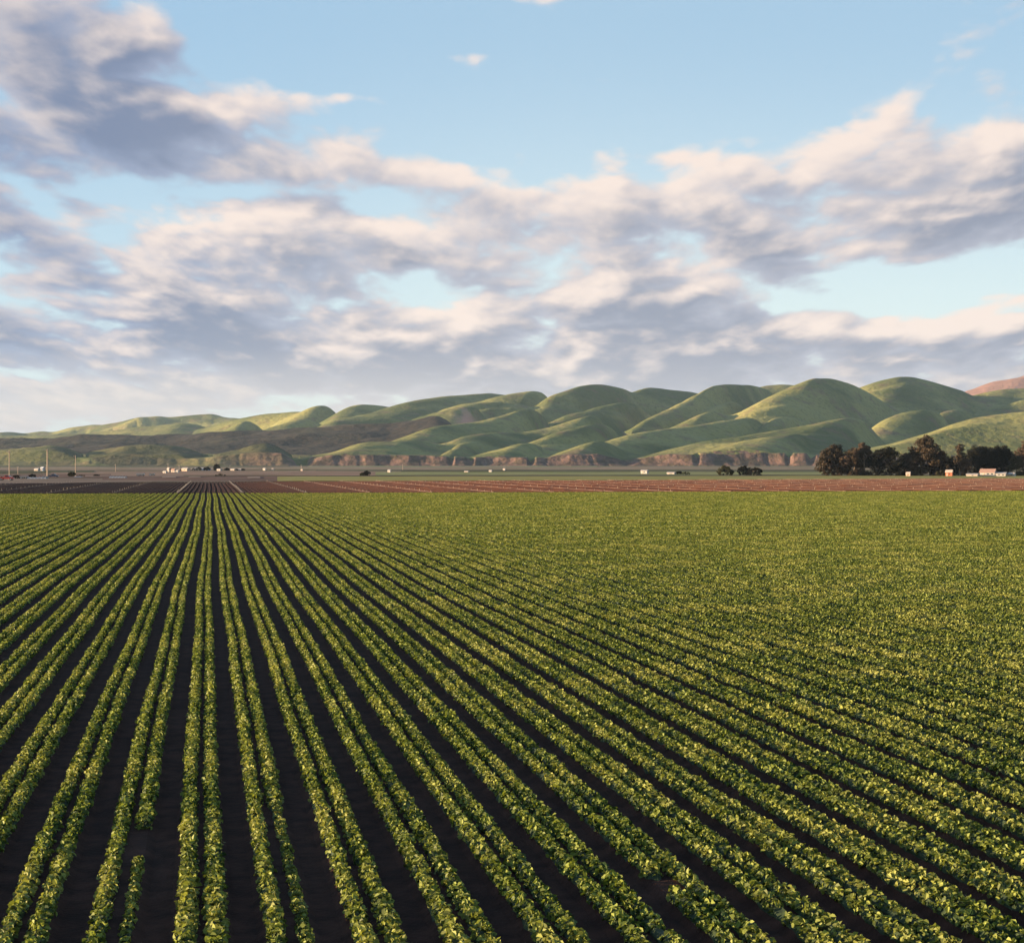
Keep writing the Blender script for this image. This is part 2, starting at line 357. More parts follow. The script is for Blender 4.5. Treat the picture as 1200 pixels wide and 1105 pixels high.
# ------------------------------------------------------------------ hills, one terrain from the foot of the bluff to the skyline
# every hill: crest line in chart columns/rows, depth at left and right end, width of its front and back slopes, kind
def H(pts, dl, dr, wf, wb=None, kind=0): return (np.array(pts, float), dl, dr, wf, wb or wf, kind)
HILLS = [
 # front domes above the bluff
 H([(-160,530),(-60,527),(0,528),(20,525),(60,522.5),(75,523),(90,529),(97,540)],3450,3400,700,400,2),
 H([(96,541),(105,533),(130,527),(145,522),(175,522.5),(205,523),(225,528),(240,536)],3400,3450,700,400,2),
 H([(248,541),(256,534),(280,528),(305,522.5),(322,524),(336,531),(346,545)],3250,3350,600,300,2),
 H([(354,546),(362,538),(375,533.5),(392,531),(415,522),(432,518),(480,515.5),(500,519),(518,525),(530,535),(536,545)],3250,3650,650,500),
 H([(528,545),(533,526),(540,519),(553,517.5),(562,521),(568,530),(574,540)],3450,3550,620,400),
 H([(556,540),(566,533),(590,525),(606,519.5),(622,518.5),(632,523),(640,531),(646,541)],3300,3500,560,300),
 H([(643,543),(656,532),(680,522),(697,517),(710,517.5),(722,523),(731,532),(738,543)],3250,3450,560,300),
 H([(738,545),(750,539),(777,530),(793,525),(815,519.5),(853,513),(895,506.5),(937,499),(970,491.5),(992,488.5),(1008,489.5),(1017,495),(1027,508),(1040,522),(1050,540)],3250,4000,620,420),
 H([(815,540),(833,531),(870,518.5),(903,512),(932,508.5),(945,513),(957,524),(965,540)],3200,3500,560,330),
 H([(968,543),(990,531),(1025,524),(1050,519),(1075,511.5),(1093,506.5),(1117,497),(1142,490),(1167,486.5),(1200,483),(1260,476),(1330,470)],3300,3600,900,600),
 # middle ridges
 H([(-180,515),(0,514),(67,513.5),(110,511),(150,511),(200,510.5),(250,506),(290,505),(340,503),(390,501),(425,497.5),(460,496),(490,493.5),(512,489),(525,493),(535,505)],4700,4300,900,700,1),
 H([(440,528),(468,514),(500,503),(520,499),(560,494),(592,486),(608,481),(625,479.5),(633,483),(641,494),(650,508)],3700,4500,480,330),
 H([(520,522),(542,512),(575,507.5),(617,506.5),(650,499.5),(677,491),(693,486.5),(707,487),(718,493),(730,506)],3650,4400,480,330),
 H([(610,524),(640,511),(660,504),(690,497.5),(710,497.5),(720,503),(728,513),(736,528)],3650,4000,420,300),
 H([(690,524),(718,514.5),(743,507.5),(768,503.5),(802,500),(843,493.5),(862,490.5),(878,488.5),(890,491),(897,502),(905,518)],3600,4300,480,330),
 H([(770,508),(790,499.5),(810,490),(827,482),(840,481.5),(852,487),(862,497)],4450,4700,420,300),
 H([(880,520),(896,502),(902,490),(920,486.5),(931,489),(938,500),(946,516)],4250,4450,480,300),
 H([(840,494),(862,484.5),(887,477),(912,471),(928,471.5),(953,476.5),(975,486),(990,498)],4700,5000,480,400),
 H([(1010,512),(1035,492),(1050,485),(1067,481),(1083,479),(1098,481),(1106,487),(1114,498),(1125,515)],4350,4500,520,320),
 H([(1085,500),(1105,482.5),(1125,479.5),(1138,483),(1150,494)],4700,4800,420,300),
 H([(1120,495),(1150,482),(1175,475),(1200,468),(1260,458),(1330,455)],4900,5200,600,500),
 H([(455,507),(475,496),(490,489.5),(520,482),(540,477.5),(557,476.5),(564,482),(570,491),(580,505)],4700,4900,480,330,3),
 H([(500,490),(520,479),(545,472),(580,470),(612,472),(630,478),(650,492)],5200,5300,420,400),
 # back skyline
 H([(560,472),(580,465),(600,461),(625,457.3),(638,459.5),(645,468),(652,485)],5500,5700,600,500),
 H([(618,484),(638,469),(650,462),(680,452.5),(700,450.3),(710,451),(735,457),(752,468),(770,485)],5300,5800,620,500),
 H([(640,497),(665,486),(700,477),(730,471),(745,473),(760,486)],5000,5300,420,300),
 H([(715,478),(735,462),(757,453),(785,455.3),(810,457.5),(835,464),(860,478)],5800,6000,620,500),
 H([(740,503),(762,490),(790,477),(812,464),(830,453),(850,449.7),(880,451.3),(900,455),(915,470),(925,485)],4750,5900,520,500),
 H([(790,494),(815,488),(840,476),(862,468),(872,476),(880,488)],5000,5200,360,300),
 H([(860,490),(875,480),(895,467),(913,458),(935,448.5),(955,441.5),(975,443),(998,450),(1015,458),(1035,470),(1050,484)],4700,5200,620,500),
 H([(880,456),(900,450.5),(920,449.5),(945,452)],6300,6300,500,500),
 H([(925,490),(955,478),(985,465),(1006,454.5),(1030,446),(1055,440),(1070,440.7),(1100,450),(1130,459),(1150,470),(1180,490)],5450,5600,760,600),
 H([(1110,476),(1135,464),(1160,458),(1180,454.2),(1200,454),(1240,452),(1300,458),(1340,456)],5700,5900,700,500),
 H([(1090,475),(1118,463),(1135,457.3),(1165,447),(1200,439),(1240,430),(1300,424),(1360,422)],9000,9300,1200,900,4),
 # left skyline
 H([(-200,509),(-60,507),(0,506),(12,505),(30,508),(50,505),(60,507.5),(85,500.7),(95,499.5),(120,495.7),(135,494),(160,488),(167,487),(176,489.3),(186,487.7),(198,489.4),(215,486.5),(240,484),(250,483),(262,486),(285,490),(310,497),(330,505)],8600,8200,900,900,5),
 H([(-160,514),(20,510),(80,509),(110,507),(130,504),(160,499.5),(190,496.5),(215,493.5),(232,496),(250,502),(265,512)],6600,6400,800,500),
 H([(225,508),(245,500),(262,495),(285,489.5),(298,486.5),(310,483.5),(340,481),(356,480.5),(366,485),(375,494)],6300,6000,560,400),
 H([(232,510),(262,503),(285,492),(292,491),(300,496),(312,506)],5500,5600,420,330),
 H([(290,510),(318,499),(345,491.7),(357,490.7),(368,493),(378,498),(388,508)],5300,5500,480,330),
 H([(345,488),(358,480),(370,475.3),(382,474.7),(390,479),(398,490)],6000,6000,500,400),
 H([(380,493),(395,484),(410,475.3),(425,472.7),(445,474),(462,477),(480,488)],5700,5900,520,400),
 H([(355,512),(375,500),(398,490),(430,484),(455,477.5),(480,471),(500,467.5),(520,464.8),(545,462.8),(560,461.3),(578,459.6),(584,460.8),(600,464),(620,474)],5000,6000,820,500),
]
pxs = np.concatenate([np.arange(-190, -10, 3.0), np.arange(-10, 1212, 1.05), np.arange(1213, 1390, 3.0)])
dd = np.concatenate([np.arange(2985, 3130, 3.0), np.arange(3130, 3700, 9.0), np.arange(3700, 6400, 13.0), np.arange(6400, 10600, 60.0)])
PXg, DD = np.meshgrid(pxs, dd)
XX, YY = wpt(PXg, DD)
floor = gz(3000)+6+np.clip(DD-3100, 0, 1e9)*.018
# real valleys are not straight in chart columns: bend the chart a little with depth
PXw = PXg+fbm(XX/420, YY/420, 3, 21)*3.0
PM = np.zeros_like(DD); Ht = floor.copy(); ARG = np.full(Ht.shape, -1)
KS = 30.0
for idx, (pts, dl, dr, wf, wb, kind) in enumerate(HILLS):
    fx = np.arange(pts[0, 0]-110, pts[-1, 0]+111, 1.0)
    fy = np.interp(fx, pts[:, 0], pts[:, 1])
    fy = np.where(fx < pts[0, 0], pts[0, 1]+(pts[0, 0]-fx)*.42, fy); fy = np.where(fx > pts[-1, 0], pts[-1, 1]+(fx-pts[-1, 0])*.5, fy)
    kk = np.exp(-.5*(np.arange(-14, 15)/4.6)**2); kk /= kk.sum(); fyp = np.pad(fy, 14, mode='edge'); fy = np.convolve(fyp, kk, 'valid')
    amt = 1.0 if kind == 5 else 1.0
    dc = np.interp(PXg, [pts[0, 0], pts[-1, 0]], [dl, dr])+fbm(XX/300, YY/300, 2, idx)*40
    tt = (DD-dc)/np.where(DD < dc, wf, wb); tf = np.clip(-tt, 0, 1); tt = np.abs(tt)
    sil = np.interp(PXg+tf*(48 if kind in (0, 3) else 10), fx, fy, left=700, right=700)   # ridges run down towards the left
    crest = CAM_H+(HOR-sil)/FPX*dc
    # spurs fan out towards the valley: sample the crest slightly shifted with depth
    tp = np.sqrt(tt**2+.0144)-.12; p = np.clip(1-tp, 0, 1)**1.35
    fl0 = gz(3000)+6+np.clip(dc-3100, 0, 1e9)*.018-25
    h = fl0+(crest-fl0)*p
    h = np.where((tt < 1) & (sil < 600) , h, -200)
    d_ = (h-Ht)
    ARG = np.where(h > Ht, idx, ARG); PM = np.where(h > Ht, p, PM)
    Ht = np.where(d_ > 0, h, Ht)+KS*.25*np.clip(1-np.abs(d_)/KS, 0, 1)**2*(np.abs(d_) < KS)*.8
# gullies and undulation
relief = np.clip((Ht-floor)/60, 0, 1)
e_ = R*.85+F*.53; ea = XX*e_[1]-YY*e_[0]; eb = XX*e_[0]+YY*e_[1]
wq = fbm(XX/600, YY/600, 2, 70)*150; gul = np.abs(fbm((ea+wq)/270, eb/760, 3, 77))
wx = fbm(XX/500, YY/500, 2, 71)*180; gul2 = np.abs(fbm((ea+wx)/120, (eb-wx)/330, 3, 78))
PM = np.clip(PM, 0, 1)
Ht += (1-.8*PM**3)*(fbm((XX+wx)/330, (YY+wx)/360, 4, 50)*14.0 - (1-np.clip(gul*3.0, 0, 1))**1.3*np.interp(DD, [4300, 5200], [13, 24]) - (1-np.clip(gul2*3.5, 0, 1))**1.3*3.5)*np.clip(relief+.15, 0, 1)*np.clip((DD-3060)/200, 0, 1)*np.where(DD > 7000, 2.4, 1)
far5 = np.isin(ARG, [i for i, h in enumerate(HILLS) if h[5] in (1, 2)])
Ht += np.where(far5, fbm(XX/110, YY/90, 4, 91)*9, 0)
# bluff
bt = np.array([(-200,541),(0,541),(60,541),(95,538),(130,534),(175,536),(205,538),(240,537),(262,534),(280,532),(305,530),(330,531),(342,537),(349,545.2),(359,545.2),(366,537),(385,533.5),(440,533),(500,534),(524,535),(529,540),(533,535),(545,536),(553,540),(557,536),(600,536),(618,536),(622,541),(628,536),(640,537),(652,534),(700,532),(725,538),(733,543),(742,541),(760,535),(785,532),(812,533),(817,539),(822,533),(860,532),(900,531),(920,531),(924,537),(930,531),(945,531),(950,538),(957,533),(1000,533),(1020,535),(1100,537),(1400,540)], float)
btop0 = np.interp(PXg, bt[:, 0], bt[:, 1]); btop = btop0+fbm(PXg/16, 0*PXg, 3, 41)*1.8+fbm(PXg/45, 0*PXg, 2, 43)*1.5
Hb = CAM_H+(HOR-btop)/FPX*3045
bw = fbm(XX/60, YY/200, 3, 14)*14
gly = np.abs(fbm((XX+bw)/31, YY/500, 3, 12)); gl2 = fbm((XX+bw)/8, YY/60, 3, 13); gl3 = fbm(XX/75, 0*YY, 2, 15)
soft = np.interp(PXg, [0, 150, 250, 340, 356], [4.0, 3.4, 2.4, 2.0, 1.5])
st0 = 3003+3.5*np.clip(1-gly*3.0, 0, 1)*np.clip(gl3*2+.75, .15, 1.3)/soft+gl2*3.5+14*fbm(XX/70, 0*YY, 2, 4)
ramp = np.clip((DD-st0)/(27*soft), 0, 1)
g3 = gz(3000)
rr_ = ramp+gl2*.10*ramp*(1-ramp)*4
cliffh = g3-.6+(Hb-g3)*np.where(soft > 1.6, rr_, np.clip(np.where(rr_ < .5, rr_*.72, .36+(rr_-.5)*1.28), 0, 1))
lim = np.where(ramp < 1, cliffh, Hb+(CAM_H+(HOR-btop0)/FPX*3045-Hb)*np.clip((DD-3048)/40, 0, 1)+np.clip(DD-3055-27*(soft-1), 0, 1e9)*.34)
plat = CAM_H+(HOR-btop0)/FPX*3045+(DD-3040)*.012-np.clip(DD-3230, 0, 1e9)*.25
Ht = np.maximum(Ht, np.where(DD < 3600, plat, -1e9))
Hf = np.minimum(np.maximum(Ht, np.where(DD < 3100, Hb*.0+g3+2, -1e9)), lim)
Hf = np.where(DD < st0, g3-.6+0*Hf, Hf)
slope_cliff = ((ramp > 0) & (ramp < 1) | ((DD < 3085) & (DD > st0) & (fbm(XX/12, YY/30, 2, 66) > .1))).astype(float)
# softer bare earth on some slopes behind the bluff edge
bare = np.clip(1.2-(DD-st0-26)/55, 0, 1)*np.clip(fbm(XX/60, YY/40, 2, 33)*3+.3, 0, 1)
bare += np.exp(-((PXg-700)/38)**2-((DD-3060)/60)**2)*1.2
kinds = np.array([h[5] for h in HILLS]+[0])
kd = kinds[ARG]
cliff = np.clip(slope_cliff+bare*.8, 0, 1)*(DD > 2999)*np.interp(PXg, [0, 90, 180, 260, 330, 380], [.10, .10, .25, .5, .9, 1])
scar = np.where(kd == 3, np.exp(-((PXg-549)/13)**2)*np.clip(1-np.abs(DD-4640)/230, 0, 1)*np.clip(fbm(XX/22, YY/60, 3, 8)*3+.9, 0, 1), 0)*1.5
def sm(a):
    for ax in (0, 1):
        a = (np.roll(a, 1, ax)+a*2+np.roll(a, -1, ax))/4
    return a
chap_shade = sm(sm(sm(((kd == 1)).astype(float)+((kd == 2) & (PXg > 60)).astype(float)*.25+(kd == 2)*.35)))  # brown scrub, its darkness also painting in cloud shadow on the left bench
chap_shade = np.clip(chap_shade+np.where((kd == 1) | (kd == 2), fbm(XX/120, YY/120, 4, 61)*.25, 0), 0, 1)
# shade painted as dark cover in the hollow left of the green front hill
chap_shade = np.maximum(chap_shade, np.exp(-((PXg-375)/60)**2-((DD-3900)/300)**2))
pink = sm((kd == 4).astype(float))
ny, nx = Hf.shape
i, j = np.meshgrid(np.arange(ny-1), np.arange(nx-1), indexing='ij'); b = i*nx+j
fa = np.stack([b, b+1, b+nx+1, b+nx], -1).reshape(-1, 4)
def hillcol(q):
    a = q.attr('cover'); r_, g_, b_ = q.sep(a[1]); pk = q.attr('pink')[2]
    P_ = q.pos()
    n1 = q.noise(P_, .0035, 5, .55); n2 = q.noise(P_, .016, 5, .6); n3 = q.noise(P_, .1, 4, .6)
    grass = q.mix(q.smooth(n1, .38, .62), (.075, .090, .028), (.205, .190, .062))
    grass = q.mix(q.smooth(n2, .50, .72, 0, .75), grass, (.13, .085, .055))
    grass = q.mix(q.smooth(n3, .48, .75, 0, .55), grass, (.032, .042, .014))
    ch = q.mix(q.smooth(n3, .35, .65), (.008, .009, .008), (.036, .024, .016))  # scrub tones, darkened to carry the painted shade too
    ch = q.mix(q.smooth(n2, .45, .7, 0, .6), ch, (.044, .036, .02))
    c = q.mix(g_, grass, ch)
    rock = q.mix(q.smooth(q.noise(q.vm('MULTIPLY', P_, (1, .5, .8)), .09, 6), .32, .68), (.100, .062, .046), (.150, .090, .068))
    rock = q.mix(q.smooth(q.noise(P_, .05, 4),   .42, .62, 0, .85), rock, (.060, .046, .030))
    c = q.mix(r_, c, rock)
    c = q.mix(b_, c, (.42, .21, .15))
    return q.mix(pk, c, q.mix(q.smooth(n2, .35, .65), (.24, .13, .10), (.19, .11, .08)))
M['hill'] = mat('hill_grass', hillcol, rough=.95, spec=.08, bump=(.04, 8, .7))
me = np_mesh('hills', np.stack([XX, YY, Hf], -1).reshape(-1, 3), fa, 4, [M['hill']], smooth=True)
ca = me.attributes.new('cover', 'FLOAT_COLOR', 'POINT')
ca.data.foreach_set('color', np.stack([cliff, chap_shade, np.clip(scar, 0, 1), np.ones_like(cliff)], -1).astype(np.float32).ravel())
pa = me.attributes.new('pink', 'FLOAT', 'POINT'); pa.data.foreach_set('value', pink.astype(np.float32).ravel())
tag(link(bpy.data.objects.new('hills', me)), kind='structure')

# ------------------------------------------------------------------ strips of far fields, tracks and roads on the valley floor
def strip(name, pts_top, pts_bot, mkey, lift):
    """pts: (px, py) along the far and near edge"""
    a = np.array(pts_top, float); b_ = np.array(pts_bot, float)
    xs = np.linspace(a[0, 0], a[-1, 0], 40)
    yt = np.interp(xs, a[:, 0], a[:, 1]); yb = np.interp(xs, b_[:, 0], b_[:, 1])
    d0_ = dof(yb+.12*np.sin(xs/19+lift*50)); d1_ = dof(yt+.12*np.sin(xs/23+lift*90)); rows = []
    for s in np.linspace(0, 1, 7):
        d = d0_+(d1_-d0_)*s; x, y = wpt(xs, d); rows.append(np.stack([x, y, gz(d)+lift], -1))
    Vv = np.concatenate(rows); i, j = np.meshgrid(np.arange(6), np.arange(39), indexing='ij'); b = i*40+j
    fs = np.stack([b, b+1, b+41, b+40], -1).reshape(-1, 4)
    tag(link(bpy.data.objects.new(name, np_mesh(name, Vv, fs, 4, [M[mkey]]))), kind='structure')
def flatm(key, a, b, sc=.02, st=(1, .4, 1)): M[key] = mat(key, two(a, b, sc, stretch=st), rough=.95, spec=.08)
flatm('dry_track', (.085, .060, .046), (.13, .092, .07), .05)
flatm('gold_field', (0.186, 0.155, 0.046), (0.149, 0.146, 0.037), .03)
flatm('dark_field', (0.037, 0.031, 0.019), (0.053, 0.043, 0.022), .03)
flatm('pink_soil', (.17, .105, .072), (.12, .08, .055), .02)
flatm('pale_green_field', (0.118, 0.136, 0.046), (0.161, 0.155, 0.062), .02)
flatm('olive_field', (0.034, 0.04, 0.017), (0.056, 0.053, 0.025), .02)
flatm('tan_field', (0.167, 0.118, 0.081), (0.124, 0.099, 0.056), .008)
flatm('brown_soil', (.095, .050, .036), (.065, .036, .026), .03)
flatm('pale_road', (0.186, 0.136, 0.105), (0.149, 0.105, 0.081), .05)
flatm('far_green_field', (0.105, 0.112, 0.05), (0.149, 0.124, 0.074), .006)
strip('dirt_track', [(-40,560.5),(330,559.5)], [(-40,569.5),(60,566.5),(120,565),(330,564)], 'dry_track', .02)
strip('field', [(120,558.2),(345,558)], [(120,562.5),(345,564)], 'brown_soil', .05)
strip('grass_verge', [(325,558.6),(700,558),(1240,557)], [(325,564),(700,563.4),(1240,561.2)], 'gold_field', .08)
strip('ditch', [(370,556.6),(900,556.4),(1240,556)], [(370,558.4),(900,557.9),(1240,557)], 'dark_field', .11)
strip('field', [(60,552.4),(470,551.8)], [(60,557.5),(470,557.3)], 'pink_soil', .14)
strip('field', [(440,553.3),(980,553)], [(440,557),(980,556.7)], 'pale_green_field', .17)
strip('field', [(370,550.5),(970,550.2)], [(370,552.2),(970,553.4)], 'olive_field', .20)
strip('field', [(-60,547.4),(1240,547.4)], [(-60,550.9),(1240,550.7)], 'tan_field', .23)
strip('field', [(360,546.2),(700,546.2)], [(360,548.2),(700,547.9)], 'far_green_field', .26)
strip('field', [(-60,546.1),(340,546.1)], [(-60,547.7),(340,547.4)], 'olive_field', .26)
strip('field', [(-60,552.3),(110,552)], [(-60,554.4),(110,554)], 'olive_field', .29)
strip('field', [(-60,556),(130,555.6)], [(-60,560.7),(130,559.8)], 'brown_soil', .17)
strip('road', [(-60,550.6),(230,550.6)], [(-60,551.5),(230,551.3)], 'pale_road', .32)
strip('road', [(100,557.6),(215,557.4)], [(100,558.4),(215,558.2)], 'pale_road', .20)
strip('road', [(190,558.9),(206,558.9)], [(190,560.3),(206,560.3)], 'pale_road', .23)
strip('road', [(221,558.9),(235,558.9)], [(221,560.2),(235,560.2)], 'pale_road', .23)
strip('road', [(290,559),(305,559)], [(290,560.8),(305,560.8)], 'pale_road', .23)
# sandy service track along the rows
def rowtrack(x, wd, y0, y1):
    ys = np.linspace(y0, y1, 40); ww = np.full_like(ys, wd)
    Vv = np.concatenate([np.stack([x-ww/2, ys, np.full_like(ys, .30)], -1), np.stack([x+ww/2, ys, np.full_like(ys, .30)], -1)])
    i = np.arange(39); fs = np.stack([i, i+40, i+41, i+1], -1)
    tag(link(bpy.data.objects.new('dirt_track', np_mesh('dirt_track', Vv, fs, 4, [M['pale_road']]))), kind='structure')
ye = float(edge_y(np.array([0.]))[0])
rowtrack(6.2, .55, ye+1, ye+250); rowtrack(-6.1, .38, ye+1, ye+250)
rowtrack(18.5, .35, ye+1, ye+230)

# ------------------------------------------------------------------ mesh collector for small things
class MB:
    def __init__(s): s.v = []; s.f = []
    def add(s, vs, fs):
        o = len(s.v); s.v += [tuple(map(float, p)) for p in vs]; s.f += [tuple(i+o for i in f) for f in fs]; return s
    def box(s, c, sz, taper=1.0):
        x, y, z = c; a, b, h = sz[0]/2, sz[1]/2, sz[2]/2
        vs = [(x-a, y-b, z-h), (x+a, y-b, z-h), (x+a, y+b, z-h), (x-a, y+b, z-h)]+[(x+i*a*taper, y+j*b*taper, z+h) for i, j in ((-1, -1), (1, -1), (1, 1), (-1, 1))]
        return s.add(vs, [(0, 3, 2, 1), (4, 5, 6, 7), (0, 1, 5, 4), (1, 2, 6, 5), (2, 3, 7, 6), (3, 0, 4, 7)])
    def tube(s, p0, p1, r0, r1, n=7):
        p0 = np.array(p0, float); p1 = np.array(p1, float); d = p1-p0; d /= np.linalg.norm(d)
        a = np.cross(d, [0, 0, 1.] if abs(d[2]) < .9 else [1., 0, 0]); a /= np.linalg.norm(a); b = np.cross(d, a)
        vs = [p+r*(cos(2*pi*i/n)*a+sin(2*pi*i/n)*b) for p, r in ((p0, r0), (p1, r1)) for i in range(n)]
        return s.add(vs, [(i, (i+1) % n, n+(i+1) % n, n+i) for i in range(n)]+[tuple(range(n-1, -1, -1)), tuple(range(n, 2*n))])
    def prism(s, prof, y0, y1):
        n = len(prof)
        vs = [(x, y0, z) for x, z in prof]+[(x, y1, z) for x, z in prof]
        return s.add(vs, [(i, (i+1) % n, n+(i+1) % n, n+i) for i in range(n)]+[tuple(range(n-1, -1, -1)), tuple(range(n, 2*n))])
    def build(s, name, m_, parent=None):
        me = bpy.data.meshes.new(name); me.from_pydata(s.v, [], s.f); me.materials.append(M[m_] if isinstance(m_, str) else m_); me.update()
        return link(bpy.data.objects.new(name, me), parent)
def plain(key, c, rough=.6, spec=.4, var=.85):
    M[key] = mat(key, two(c, tuple(x*var for x in c), 1.5), rough=rough, spec=spec)
plain('white_paint', (.30, .275, .25)); plain('red_paint', (.50, .06, .04), .4); plain('dark_blue_paint', (.03, .04, .08), .4)
plain('glass', (.04, .05, .06), .1, .6); plain('rubber', (.03, .03, .03), .9); plain('wood_pole', (.34, .26, .19), .9, .1)
plain('metal', (.45, .45, .45), .4, .5); plain('roof_red', (.28, .17, .13), .8, .2); plain('cream_wall', (.36, .30, .25), .8, .2)
plain('grey_roof', (.35, .36, .38), .7, .3); plain('blue_grey_wall', (.16, .20, .26), .8, .2); plain('orange_wall', (.30, .10, .05), .8, .2)
plain('tan_wall', (.45, .32, .24), .8, .2); plain('bark', (.24, .18, .13), .95, .1, .5); plain('pale_plastic', (.32, .28, .24), .5, .3)
M['eucalyptus'] = mat('eucalyptus_leaf', leafcol((.014, .013, .009), (.065, .046, .028), (.15, .090, .062), .05), rough=.8, spec=.1, trans=.05)  # warm brown-pink tones put the sunlit look of the crowns into the leaf colour
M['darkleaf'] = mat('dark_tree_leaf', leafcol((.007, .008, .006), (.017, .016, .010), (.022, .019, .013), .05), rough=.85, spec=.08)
M['greenleaf'] = mat('shrub_leaf', leafcol((.022, .028, .012), (.055, .050, .022), (.065, .05, .028), .08), rough=.8, spec=.1)

def root(name, px, d, z=None, rz=0):
    o = bpy.data.objects.new(name, None); x, y = wpt(px, d); o.location = (float(x), float(y), float(gz(d)) if z is None else z)
    o.rotation_euler = (0, 0, -YAW+rz); o.empty_display_size = 1; return link(o)
PXM = lambda d: FPX/d                                    # chart columns per metre at depth d

# ------------------------------------------------------------------ trees
def tree(name, px, pyb, pyt, wpx, label, group, leafm='eucalyptus', style='round', seed=0, cat='tree', d=None, trunks=1, vis_trunk=True):
    r_ = random.Random(seed); g = np.random.default_rng(seed)
    d = float(dof(pyb)) if d is None else d
    o = root(name, px, d); hgt = (pyb-pyt)/FPX*d; wd = wpx/FPX*d
    base = float(gz(d))
    mb = MB(); tips = []
    for k in range(trunks):
        bx = (k-(trunks-1)/2)*wd*.28; top = np.array([bx+r_.uniform(-.05, .05)*wd, 0, hgt*.62]); p = np.array([bx, 0, -.3]); r = hgt*.028
        mid = p+(top-p)*.5+np.array([r_.uniform(-.04, .04)*wd, r_.uniform(-.04, .04)*wd, 0])
        mb.tube(p, mid, r, r*.75); mb.tube(mid, top, r*.75, r*.45)
        for b in range(6):
            s = mid+(top-mid)*r_.uniform(0, 1); a = r_.uniform(0, 2*pi); L = wd*r_.uniform(.22, .42)/max(1, trunks*.6)
            e = s+np.array([cos(a)*L, sin(a)*L*.8, r_.uniform(.08, .32)*hgt]); m2 = s+(e-s)*.5+np.array([0, 0, -.03*hgt])
            mb.tube(s, m2, r*.4, r*.28, 5); mb.tube(m2, e, r*.28, r*.1, 5); tips.append(e)
        tips.append(top+np.array([0, 0, hgt*.2]))
    mb.build('trunk', 'bark', o)
    # crown: lobes of foliage, each covered with clumps, plus hanging skirts
    cl = []; mn = min(wd, hgt)
    nl = 5 if mn < 6 else 7 if style == 'round' else 8
    lobes = []
    for k in range(nl):
        if style == 'tall': R_ = wd*r_.uniform(.26, .40); c = (r_.uniform(-.2, .2)*wd, r_.uniform(-.15, .15)*wd, hgt*(.97 if k == 0 else r_.uniform(.55, .95))-R_)
        else:
            fx = (k/(nl-1)-.5)*1.9+r_.uniform(-.12, .12); R_ = mn*r_.uniform(.19, .27)
            env = (1-.42*abs(fx)**2.2) if style == 'round' else (1-.22*abs(fx)**3)
            c = (fx*(wd*.5-R_*.75), r_.uniform(-.25, .25)*wd, hgt*env*r_.uniform(.88, 1.0)-R_)
        lobes.append((c, R_))
    if style != 'tall':
        lobes.append(((r_.uniform(-.15, .15)*wd, 0, hgt-mn*.22), mn*.22))
        for k in range(nl): R_ = mn*r_.uniform(.17, .25); lobes.append((((k/(nl-1)-.5)*1.8*(wd*.5-R_*.6), r_.uniform(-.3, .3)*wd, hgt*r_.uniform(.25, .55)), R_))
        for k in range(nl-1): R_ = mn*r_.uniform(.12, .18); lobes.append((((k/(nl-2)-.5)*1.7*(wd*.5-R_), r_.uniform(-.3, .3)*wd, R_*r_.uniform(.5, 1.2)), R_))
    for c, R_ in lobes:
        for k in range(int((20 if mn < 9 else 11)+R_*3.2)):
            v = np.array([r_.gauss(0, 1), r_.gauss(0, 1), r_.gauss(0, 1)+.25]); v /= np.linalg.norm(v)
            q_ = np.array(c)+v*R_*r_.uniform(.55, 1.0)
            cl.append((q_[0], q_[1], max(q_[2], .2), R_*r_.uniform(.22, .40)))
    for e in tips:
        if e[2] < hgt*.9 and style != 'tall': cl.append((e[0], e[1], e[2], .09*mn))
    VV = []; FF = []; off = 0
    for (cx, cy, cz, rs) in cl:
        nq = int(34+30*min(rs, 3.)); u = g.normal(size=(nq, 3)); u /= np.linalg.norm(u, axis=1, keepdims=True)
        rr = g.uniform(.45, 1.12, nq)**.6; Pp = np.array([cx, cy, cz])+u*(rr*rs)[:, None]*np.array([1.15, 1.1, .78]); Pp[:, 2] = np.maximum(Pp[:, 2], .15)
        nr = u+g.normal(size=(nq, 3))*.5; nr /= np.linalg.norm(nr, axis=1, keepdims=True)
        sz = np.minimum(.34+.22*rs, .85)*g.uniform(.6, 1.3, nq)*(hgt/18)**.3
        T = np.cross(nr, g.normal(size=(nq, 3))); T /= np.linalg.norm(T, axis=1, keepdims=True); B = np.cross(nr, T)
        L = T*(sz*.5)[:, None]; W = B*(sz*.32)[:, None]
        VV.append(np.stack([Pp-L, Pp+W, Pp+L, Pp-W], 1).reshape(-1, 3)); FF.append(off+np.arange(nq)[:, None]*4+np.array([[0, 1, 2, 3]])); off += nq*4
    me = np_mesh('crown', np.concatenate(VV), np.concatenate(FF), 4, [M[leafm]])
    link(bpy.data.objects.new('crown', me), o)
    tag(o, label, cat, group); return o
GR = 'dark trees of the grove at the right'
tree('eucalyptus_tree', 978, 557.5, 520.5, 42, 'broad eucalyptus at the left end of the grove, pinkish sunlit left side', GR, seed=1, d=880)
tree('eucalyptus_tree', 1000, 557.5, 524, 26, 'rounded brown eucalyptus tucked behind the left end tree of the grove', GR, seed=2, d=900)
tree('eucalyptus_tree', 1013, 557.5, 518.5, 24, 'upright brown eucalyptus rising just right of the grove\'s broad left end tree', GR, seed=3, d=885)
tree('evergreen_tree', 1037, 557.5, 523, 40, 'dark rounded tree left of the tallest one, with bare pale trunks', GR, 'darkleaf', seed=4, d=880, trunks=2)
tree('evergreen_tree', 1061, 557.5, 531, 24, 'low dark tree filling the dip left of the tallest tree', GR, 'darkleaf', seed=5, d=890)
